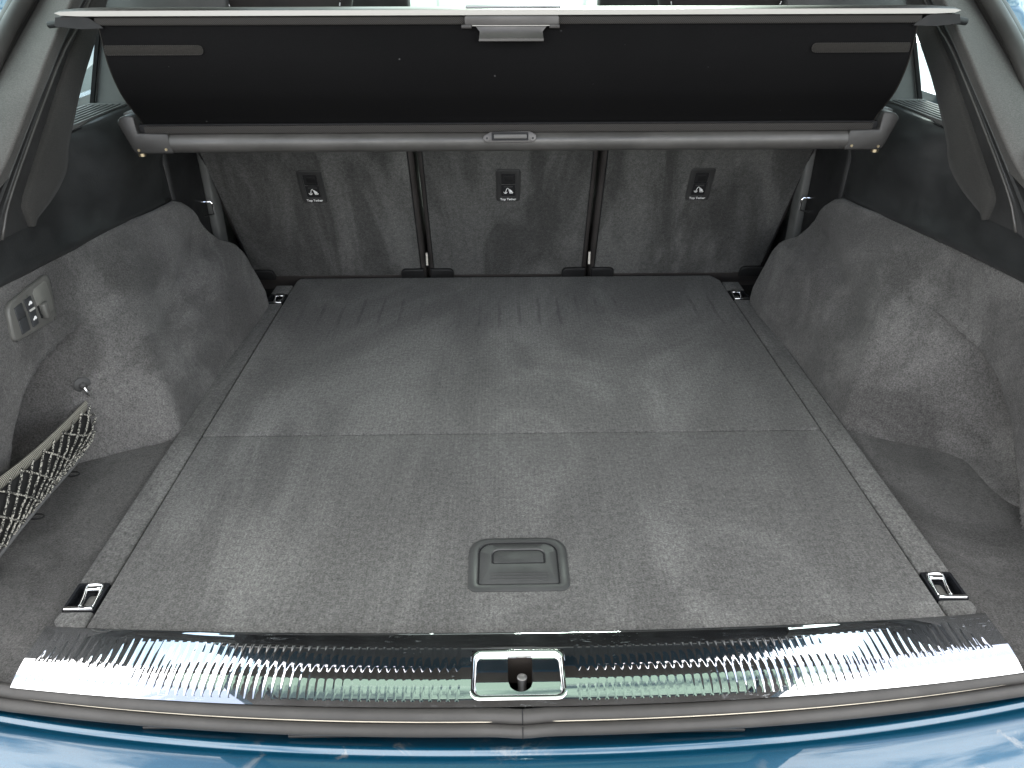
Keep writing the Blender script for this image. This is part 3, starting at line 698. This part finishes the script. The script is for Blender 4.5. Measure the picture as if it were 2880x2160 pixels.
# ------------------------------------------------------------------ folding cargo floor
fl = empty('cargo_floor', (0, 1.2, 0), 'folding grey carpeted boot floor with a crease across the middle', 'boot floor')
frF = frame((0, 0, 0), (1, 0, 0), (0, 1, 0))
YM = 1.072
def slab(name, outline, label=None):
    o = build(name, *prismVF(frF, outline, -.022, 0), 'floor', fl); return bev(o, .003, 3)
front = [(-.514, YM+.0014), (.514, YM+.0014), (.5145, 1.742), (.502, 1.770), (.498, 1.776), (-.505, 1.776), (-.510, 1.772), (-.514, 1.755)]
rear = [(x, bow(x, .6385, .020)) for x in [(-.5135+1.027*i/24) for i in range(25)]]+[(.514, YM-.0014), (-.514, YM-.0014)]
def domed(name, outline):
    # top sheet with a slight sag so the pile catches light unevenly
    return slab(name, outline)
domed('front_panel', front); domed('rear_panel', rear)
# recessed pull handle
frH = frame((0, 0, 0), (1, 0, 0), (0, 1, 0))
hy0, hy1 = .7085, .8080
outH = rrect(-.0635, .0655, hy0, hy1, (.012, .026, .026, .012), 6); innH = rrect(-.0515, .0535, .7195, .7985, (.0035, .019, .019, .0035), 6)
hb = MB(); hb.add(*loftVF([[frH(a, b, h) for a, b in L] for L, h in ((outH, -.004), (outH, .0012), (rrect(-.0620, .0640, hy0+.0015, hy1-.0015, (.011, .025, .025, .011), 6), .0020), (rrect(-.0530, .0550, .7180, .8000, (.004, .0195, .0195, .004), 6), .0026), (innH, .0018), (innH, -.006))], True))
hbo = hb.build('handle_surround', 'handleplas', fl, 'auto')
flapO = rrect(-.0493, .0513, .7218, .7960, (.003, .018, .018, .003), 6)
slot = rrect(-.0345, .0375, .7570, .7860, (.003, .011, .011, .003), 6); sloti = rrect(-.0332, .0362, .7584, .7846, (.0025, .010, .010, .0025), 6)
hm = MB(); hm.add(*loftVF([[frH(a, b, h) for a, b in L] for L, h in ((flapO, -.006), (flapO, .0008), (rrect(-.0480, .0500, .7234, .7947, (.003, .0165, .0165, .003), 6), .0018), (slot, .0018), (sloti, .0004), (sloti, -.004))], True))
flap = hm.build('handle_flap', 'handleplas', fl, 'auto')
prism('handle_inlay', frH, rrect(-.0312, .0342, .7604, .7826, (.002, .009, .009, .002), 6), -.004, .0013, 'handleplas', flap, .0005)
for k in range(3):
    y = .7285+.0055*k; o = build('grip_rib', *tubeVF([(-.035, y, .0014), (.0385, y, .0014)], .0012, 8), 'plastic', flap)
prism('handle_gap_shade', frH, rrect(-.0525, .0545, .7185, .7995, (.003, .018, .018, .003), 6), -.001, .0004, 'dark', flap)  # raised black plate; the shade of the gap is put in as colour
prism('inlay_gap_shade', frH, rrect(-.0340, .0370, .7575, .7855, (.0028, .0105, .0105, .0028), 6), -.001, .0006, 'dark', flap)  # black plate likewise colours in the shade round the inlay

# ------------------------------------------------------------------ rear seats
SY0, SK = 1.783, .419
def seat_frame(): # u = x, v up the seat back, n towards the boot
    v = Vector((0, -SK, 1)).normalized(); o = Vector((0, SY0, 0)); u = Vector((1, 0, 0)); n = u.cross(v)
    return lambda a, b, c=0: o+u*a+v*b+n*c
frT = seat_frame()
def rear_seat(x0, x1, label, tx, headrest, skew, tr_lbl=None):
    st = empty('rear_seat', ((x0+x1)/2, SY0, 0), label, 'seat', 'rear seat backs')
    # padded backrest: rounded section swept up the back
    secs = []
    r = .013
    def ex(x, v): return x if abs(x) < .4 else math.copysign(lerp(abs(x), abs(x)+.030, min(1, v/.40)), x)
    for v in (-.03, .02, .15, .30, .45, .56, .60, .62):
        k = 1 if v < .58 else (.8 if v < .61 else .4)
        o = rrect(ex(x0, v), ex(x1, v), -.115*k, -.002, r*min(1, k*1.2), 5)
        secs.append([frT(a, v, b) for a, b in o])
    build('backrest', *loftVF(secs, True, True), 'leather', st, 'auto')
    w_ = .0125; cp = prism('carpet_back', frT, [(ex(x0, .006)+w_, .006), (ex(x1, .006)-w_, .006), (ex(x1, .2)-w_, .2), (ex(x1, .40)-w_, .40), (ex(x1, .585)-w_, .585), (ex(x0, .585)+w_, .585), (ex(x0, .40)+w_, .40), (ex(x0, .2)+w_, .2)], -.006, .0025, 'seatback', st, .002)
    box('seat_cushion', x0*1.05, x1*1.05, SY0+.012, SY0+.55, -.20, .13, 'leather', st, .03)
    for xa, w_ in ((x0, .0115), (x1, -.0115)):
        build('seam_piping', *tubeVF([frT(ex(xa, v)+w_, v, -.0008) for v in (.01, .2, .40, .58)], .0013, 6), 'black', st)
    # moulded child seat anchor
    za, zb = .232, .317
    def sk_(P): return [(tx+a+skew*(b-.275), b) for a, b in P]
    ou = sk_(rrect(-.0265, .0265, za, zb, .007, 4)); inr = sk_(rrect(-.0150, .0150, za+.013, zb-.011, .003, 4))
    an = MB(); an.add(*ringVF(frT, ou, inr, .002, .0055)); ano = an.build('anchor_bezel', 'plastic', st); bev(ano, .001)
    prism('anchor_recess', frT, sk_(rrect(-.0152, .0152, za+.0125, zb-.0105, .003, 4)), .0026, .0031, 'dark', ano)
    prism('anchor_guide', frT, sk_([(-.008, zb-.035), (.010, zb-.035), (.010, zb-.019), (-.008, zb-.019)]), .0031, .0040, 'black', ano, .0004)
    build('anchor_bar', *tubeVF([frT(*sk_([(-.0145, zb-.038)])[0], .0052), frT(*sk_([(.0145, zb-.038)])[0], .0052)], .0014, 8), 'chrome', ano)
    prism('anchor_ledge', frT, sk_(rrect(-.009, .0095, zb-.0475, zb-.0445, .001, 2)), .0031, .0042, 'handleplas', ano)
    prism('anchor_ledge', frT, sk_(rrect(-.0155, .0155, za+.0125, za+.0148, .001, 2)), .0050, .0060, 'handleplas', ano)
    # printed anchor and child seat
    ic = MB(); c0 = za+.026
    def line(P, w=.0007):
        P = [frT(*sk_([p])[0], .0036) for p in P]; V = []; F = []
        ic.add(*tubeVF(P, w, 5))
    line([(-.006, c0-.004), (-.0045, c0+.003), (-.003, c0+.0075), (-.001, c0+.009), (.001, c0+.007), (.0022, c0+.002), (.0035, c0-.0045), (.0095, c0-.0045), (.0105, c0-.002)])
    line([(-.0095, c0-.001), (-.0082, c0-.0042), (-.006, c0-.0050), (-.0038, c0-.0042), (-.0025, c0-.001)]); line([(-.006, c0-.0050), (-.0052, c0+.001)], .0009)
    for k in range(4): line([(.0030+.0016*k, c0+.0065-.0015*k), (.0048+.0013*k, c0-.0022)], .0008)
    ic.build('anchor_icon', 'white', ano)
    cu = bpy.data.curves.new('print', 'FONT'); cu.body = 'Top Tether'; cu.size = .0079; cu.align_x = 'CENTER'; cu.extrude = .0001; cu.offset = .00008; cu.space_character = .95
    tmp = bpy.data.objects.new('lettering', cu); COL.objects.link(tmp); bpy.context.view_layer.update()
    me = bpy.data.meshes.new_from_object(tmp.evaluated_get(bpy.context.evaluated_depsgraph_get())); COL.objects.unlink(tmp); bpy.data.objects.remove(tmp)
    for vv in me.vertices:
        a, b = vv.co.x, vv.co.y; vv.co = frT(*sk_([(a, za+.0042+b)])[0], .0059+vv.co.z)
    obj('lettering', me, 'white', ano, False)
    # hinge covers at the foot
    for xa, xb, rr in ((x0+.004, x0+.060, (.002, .012, .002, .002)), (x1-.060, x1-.004, (.002, .002, .012, .002))):
        prism('hinge_cover', frT, rrect(xa, xb, .0, .030, rr, 4), .002, .010, 'black', st, .002)
    if headrest:
        hx = (x0+x1)/2+(.004 if x0 < 0 else -.01); secs = []
        for (v, hw, th) in ((.55, .088, .05), (.60, .108, .075), (.66, .128, .09), (.72, .130, .09), (.78, .112, .075), (.80, .09, .05)):
            c = frT(hx, v, -.085); o = rrect(-hw, hw, -th/2, th/2, th*.42, 5)
            secs.append([c+Vector((a, b, 0)) for a, b in o])
        hr = build('headrest', *loftVF(secs, True, True), 'leather', st, True)
        MBs = MB()
        for sgn in (-1, 1):
            P = [frT(hx+sgn*interp(v, [(.55, .073), (.60, .093), (.66, .111), (.72, .113), (.78, .095)]), v, -.085)+Vector((0, -interp(v, [(.55, .0255), (.60, .038), (.66, .0455), (.72, .0455), (.78, .038)]), 0)) for v in [.56+.0055*i for i in range(40)]]
            for i in range(0, 39, 2): MBs.add(*tubeVF([P[i], P[i+1]], .0011, 5))
        MBs.build('stitching', 'white', hr)
    return st
rear_seat(-.628, -.2005, 'grey carpeted rear seat back on the side of the cargo net', -.427, True, 0)
rear_seat(-.1925, .1915, 'narrow grey carpeted middle rear seat back between two gaps', 0, False, 0)
rear_seat(.1985, .628, 'grey carpeted rear seat back on the side away from the cargo net', .420, True, 0)
for s in (-1, 1):  # pale belt webbing showing low in the gaps between the seats
    b = build('belt_webbing', *boxVF(s*.193-.0022, s*.193+.0022, 1.738, 1.742, .045, .075), plain('pale_webbing', (.5, .48, .43), .8) if s < 0 else bpy.data.materials['pale_webbing'], car)

# front seats
for s in (-1, 1):
    fs = empty('front_seat', (s*.41, 2.6, -.3), 'black front seat glimpsed over the cover bar, on the %s' % ('left' if s < 0 else 'right'), 'seat', 'front seats')
    fr2 = lambda a, b, c=0: Vector((s*.41+a, 2.78-.30*b+c, -.1+b))
    secs = [[fr2(a, v, b) for a, b in rrect(-w, w, 0, .12, .04, 5)] for v, w in ((-.2, .24), (.2, .26), (.45, .24), (.56, .18), (.60, .12))]
    build('backrest', *loftVF(secs, True, True), 'leather', fs, 'auto')
    secs = [[fr2(a, v, b) for a, b in rrect(-w, w, .0, th, .03, 5)] for v, w, th in ((.58, .09, .07), (.62, .118, .11), (.72, .122, .11), (.80, .10, .09), (.82, .08, .07))]
    build('headrest', *loftVF(secs, True, True), 'leather', fs, True)
    box('seat_base', s*.41-.25, s*.41+.25, 2.72, 3.2, -.40, -.22, 'leather', fs, .04)

# ------------------------------------------------------------------ roller cover
cv = empty('cargo_cover', (0, 1.265, .42), 'black roller luggage cover pulled up on its tracks above the rear seats', 'luggage cover')
prof = [(1.273, .452), (1.262, .468), (1.243, .487), (1.222, .509), (1.208, .534), (1.2005, .558), (1.199, .580), (1.200, .612)]
pp = spline([(0, a, b) for a, b in prof], 5)
def fab(u, v):
    p = pp[min(len(pp)-1, int(round(v*(len(pp)-1))))]; x = lerp(-.581, .581, u)
    w = .0012*noise.noise(Vector((x*3, p.z*10, 1)))
    return (x, p.y+w, p.z)
build('fabric', *gridVF(fab, 40, len(pp)-1), 'fabric', cv, True)
build('fabric_hem', *tubeVF([(-.581, p.y, p.z) for p in pp], .0009, 6), 'strap', cv); build('fabric_hem', *tubeVF([(.581, p.y, p.z) for p in pp], .0009, 6), 'strap', cv)
def strap(x0, x1, flip):
    L = x1-x0; out_ = rrect(0, L, -.0062, .0062, (.006, .0061, .002, .002) if not flip else (.002, .002, .0061, .006), 5)
    fr = frame((x0, 1.1985, .5745), (1, 0, 0), (0, 0, 1)); prism('edge_strap', fr, out_, 0, .0016, 'strap', cv, .0004)
    build('strap_stitch', *tubeVF([fr(a, b, .0016) for a, b in out_], .0005, 4, True), 'twill', cv)
strap(-.579, -.440, False); strap(.434, .576, True)
# aluminium pull bar, twill face, end brackets
fx = frame((0, 0, 0), (1, 0, 0), (0, 0, 1))
bar = [(-.636, .6235), (-.628, .6262), (-.60, .6275), (.60, .6275), (.628, .6262), (.636, .6235), (.628, .6188), (.60, .6172), (-.60, .6172), (-.628, .6188)]
bo = build('pull_bar', *loftVF([[(x, 1.236, z) for x, z in bar], [(x, 1.198, z) for x, z in bar], [(x*.998, 1.192, lerp(z, .6222, .35)) for x, z in bar]], True, True), 'alu', cv, 'auto')
box('bar_face', -.584, .584, 1.1955, 1.205, .6065, .6170, 'twill', cv, .002)
for s in (-1, 1):
    P = [(s*.636, .6175), (s*.600, .6188), (s*.590, .6165), (s*.575, .6062), (s*.573, .6035), (s*.605, .6025), (s*.640, .606)]
    build('bar_bracket', *prismVF(frame((0, 1.215, 0), (1, 0, 0), (0, 0, 1)), P, -.010, .020), 'black', cv); bev([o for o in cv.children][-1], .002)
    build('track_peg', *tubeVF([(s*.63, 1.215, .610), (s*.662, 1.222, .606)], .005, 10), 'black', cv)
# handle
fh = frame((0, 1.1925, 0), (1, 0, 0), (0, 0, 1))
ho = prism('pull_handle', fh, rrect(-.0655, .0675, .6055, .6185, .003, 3), -.006, .003, 'handlebar', cv, .0015)
box('hinge_line', -.055, .057, 1.1885, 1.1892, .6052, .6062, 'alu', ho, 0)
for xx in (-.062, .062): build('hinge_pin', *tubeVF([(xx-.008, 1.190, .6045), (xx+.006, 1.190, .6045)], .0026, 8), 'handlebar', ho)
secs = []
for (z, y, w) in ((.6045, 1.1900, .050), (.598, 1.1885, .0445), (.593, 1.1850, .0450), (.5895, 1.1815, .0455), (.5865, 1.1815, .0460), (.5850, 1.1850, .0455)):
    secs.append([(-w, y+.006, z), (-w, y+.001, z), (-w+.006, y, z), (w-.006, y, z), (w, y+.001, z), (w, y+.006, z)])
build('handle_lip', *loftVF(secs), 'handlebar', ho, 'auto')
box('handle_clip', -.064, .070, 1.200, 1.232, .6275, .6298, plain('pale_clip', (.32, .33, .34), .4), ho, .001)
# cassette
tube = [(1.268+.0195*math.cos(R(a)), .4325+.0165*math.sin(R(a))) for a in range(-180, 180, 15)]
build('cassette', *loftVF([[(x, y, z) for y, z in tube] for x in (-.5375, -.3, 0, .3, .5375)], True, True), 'cassette', cv, 'auto')
box('cassette_lip', -.575, .575, 1.254, 1.262, .4475, .4590, 'twill', cv, .001)
box('cassette_slot', -.585, .585, 1.262, 1.30, .445, .4600, 'dark', cv, 0)
for s in (-1, 1):
    P = [(s*.613, .4655), (s*.608, .4725), (s*.600, .4755), (s*.586, .4757), (s*.5855, .4490), (s*.5385, .4490), (s*.5345, .4175), (s*.592, .4175), (s*.597, .421)]
    if s < 0: P = P[::-1]
    ec = build('end_cap', *prismVF(frame((0, 1.250, 0), (1, 0, 0), (0, 0, 1)), P, -.045, .0), 'capplas', cv); bev(ec, .004)
    box('end_cap_top', s*.578, s*.612, 1.275, 1.34, .470, .4762, 'panelgrey', cv, .004)
    for xx, zz in ((.588, .4235), (.545, .4245)): build('cap_screw', *tubeVF([(s*xx, 1.2515, zz), (s*xx, 1.2485, zz)], .0022, 10), 'brass', ec)
    build('cap_foot', *tubeVF([(s*.590, 1.262, .419), (s*.590, 1.262, .412)], .006, 10), 'brass', ec)
# latch badge
fb = frame((0, 1.2475, .4405), (1, 0, 0), (0, .25, 1))
out_ = [(-.0445, -.002), (-.0425, .0035), (-.039, .0052), (-.033, .0085), (.0295, .0095), (.035, .0072), (.0395, .004), (.0405, -.001), (.0375, -.0055), (.0315, -.0072), (-.030, -.0078), (-.035, -.0078), (-.041, -.007)]
bd = prism('latch_badge', fb, out_, -.002, .0022, 'cassette', cv, .0008); bd.data.materials.clear(); bd.data.materials.append(MAT['handlebar'])
prism('badge_slot', fb, rrect(-.0305, .0275, -.0045, .0080, .001, 2), .0022, .0026, 'dark', bd)
prism('badge_bar', fb, rrect(-.027, .025, -.0018, .0050, .001, 2), .0026, .0040, 'cassette', bd, .001)
for xx in (-.0378, .0345):
    build('badge_screw', *tubeVF([fb(xx, -.001, .0018), fb(xx, -.001, .0030)], .0040, 14), 'handlebar', bd); build('badge_screw_hole', *tubeVF([fb(xx, -.001, .0030), fb(xx, -.001, .0033)], .0016, 10), 'dark', bd)

# ------------------------------------------------------------------ cargo net over the left pocket
net = empty('cargo_net', (-.68, .9, 0), 'beige and black luggage net stretched across the left side pocket', 'net')
def NP_(u, v):   # u: 0 at the hook end, 1 at the rear; v: 0 top band, 1 bottom cord
    top = Vector((-.678, 1.067-.335*u, .078+.038*u-.010*math.sin(math.pi*u)))
    bot = Vector((-.681, lerp(1.013, .745, u), .004+.004*math.sin(3*u)))
    side = Vector((.012*math.sin(math.pi*v), .030*math.sin(math.pi*v)*(1-u)**2*0, 0))
    p = top.lerp(bot, v); p.y += .036*math.sin(math.pi*v**1.8)*max(0, 1-4*u); return p+side
bandm = MB()
bandm.add(*gridVF(lambda u, v: NP_(u, 0)+Vector((.0015*math.sin(math.pi*v), .0, -.013*v*sm(u, -.02, .06)-.002*v)), 60, 4))
bd_ = bandm.build('net_band', None, net)
def band_mat():
    s = NT('net_webbing'); s.bsdf((.2, .19, .17), .85)
    w = s.wave(110, 'Y', .4, (R(-12), 0, 0), 30); s.l(s.mix(s.rng(w, .35, .65, 0, 1), (.05, .048, .043), (.36, .345, .29)), s.b.inputs['Base Color']); s.bump(w, .6, .001); return s.m
bd_.data.materials.append(band_mat()); bd_.modifiers.new('thickness', 'SOLIDIFY').thickness = .0015
build('net_dark_sheet', *gridVF(lambda u, v: NP_(u, .06+.92*v)+Vector((-.006, 0, 0)), 30, 8), plain('black_net_sheet', (.010, .010, .010), .9), net, True)  # thin black sheet added behind the cords to darken the cells
nm = MB(); CELLS = 12
def strand(f):
    P = []
    for i in range(31):
        t = i/30; u, v = f(t)
        if -0.001 <= u <= 1.0:
            p = NP_(max(0, u), v); p.x += .0015*noise.noise(Vector((u*30, v*9, 5))); p.z += .0012*noise.noise(Vector((u*25, v*11, 9))); P.append(p)
        elif P: break
    if len(P) > 2: nm.add(*tubeVF(P, .0015, 6))
for k in range(-6, CELLS+7):
    u0 = k/CELLS
    strand(lambda t: (u0+.32*t, .10+.90*t))
    if k % 2 == 0: strand(lambda t: (u0-.30*t+.1, .10+.90*t))
nm.build('mesh_cords', 'cord', net, True)
cordp = [NP_(0, .0)+Vector((0, .004, 0)), NP_(0, .35)+Vector((0, .004, 0)), NP_(0, .7)+Vector((.001, .003, 0)), NP_(0, 1)+Vector((0, .004, .004)), NP_(.12, 1), NP_(.4, 1), NP_(.7, 1), NP_(1, 1)]
build('elastic_cord', *tubeVF(spline(cordp, 6), .0032, 8), 'elastic', net, True)
for u in (.16, .55):
    p = NP_(u, 1)+Vector((.004, 0, -.006)); build('net_eyelet', *tubeVF([p+Vector((.010*math.cos(k*.5236), .006*math.sin(k*.5236), .0)) for k in range(12)], .0012, 5, True), 'black', net)
kn = MB()
for p in (NP_(.93, .98), NP_(0.0, .03)):
    for k in range(4):
        a = [p+Vector((.004*math.cos(q+k), .004*math.sin(q*1.3+k), .004*math.sin(q+2*k))) for q in [i*.7 for i in range(9)]]; kn.add(*tubeVF(a, .0015, 5))
kn.build('net_knot', 'cord', net, True)

for o in list(bpy.data.objects):
    if '_w' in o: del o['_w']
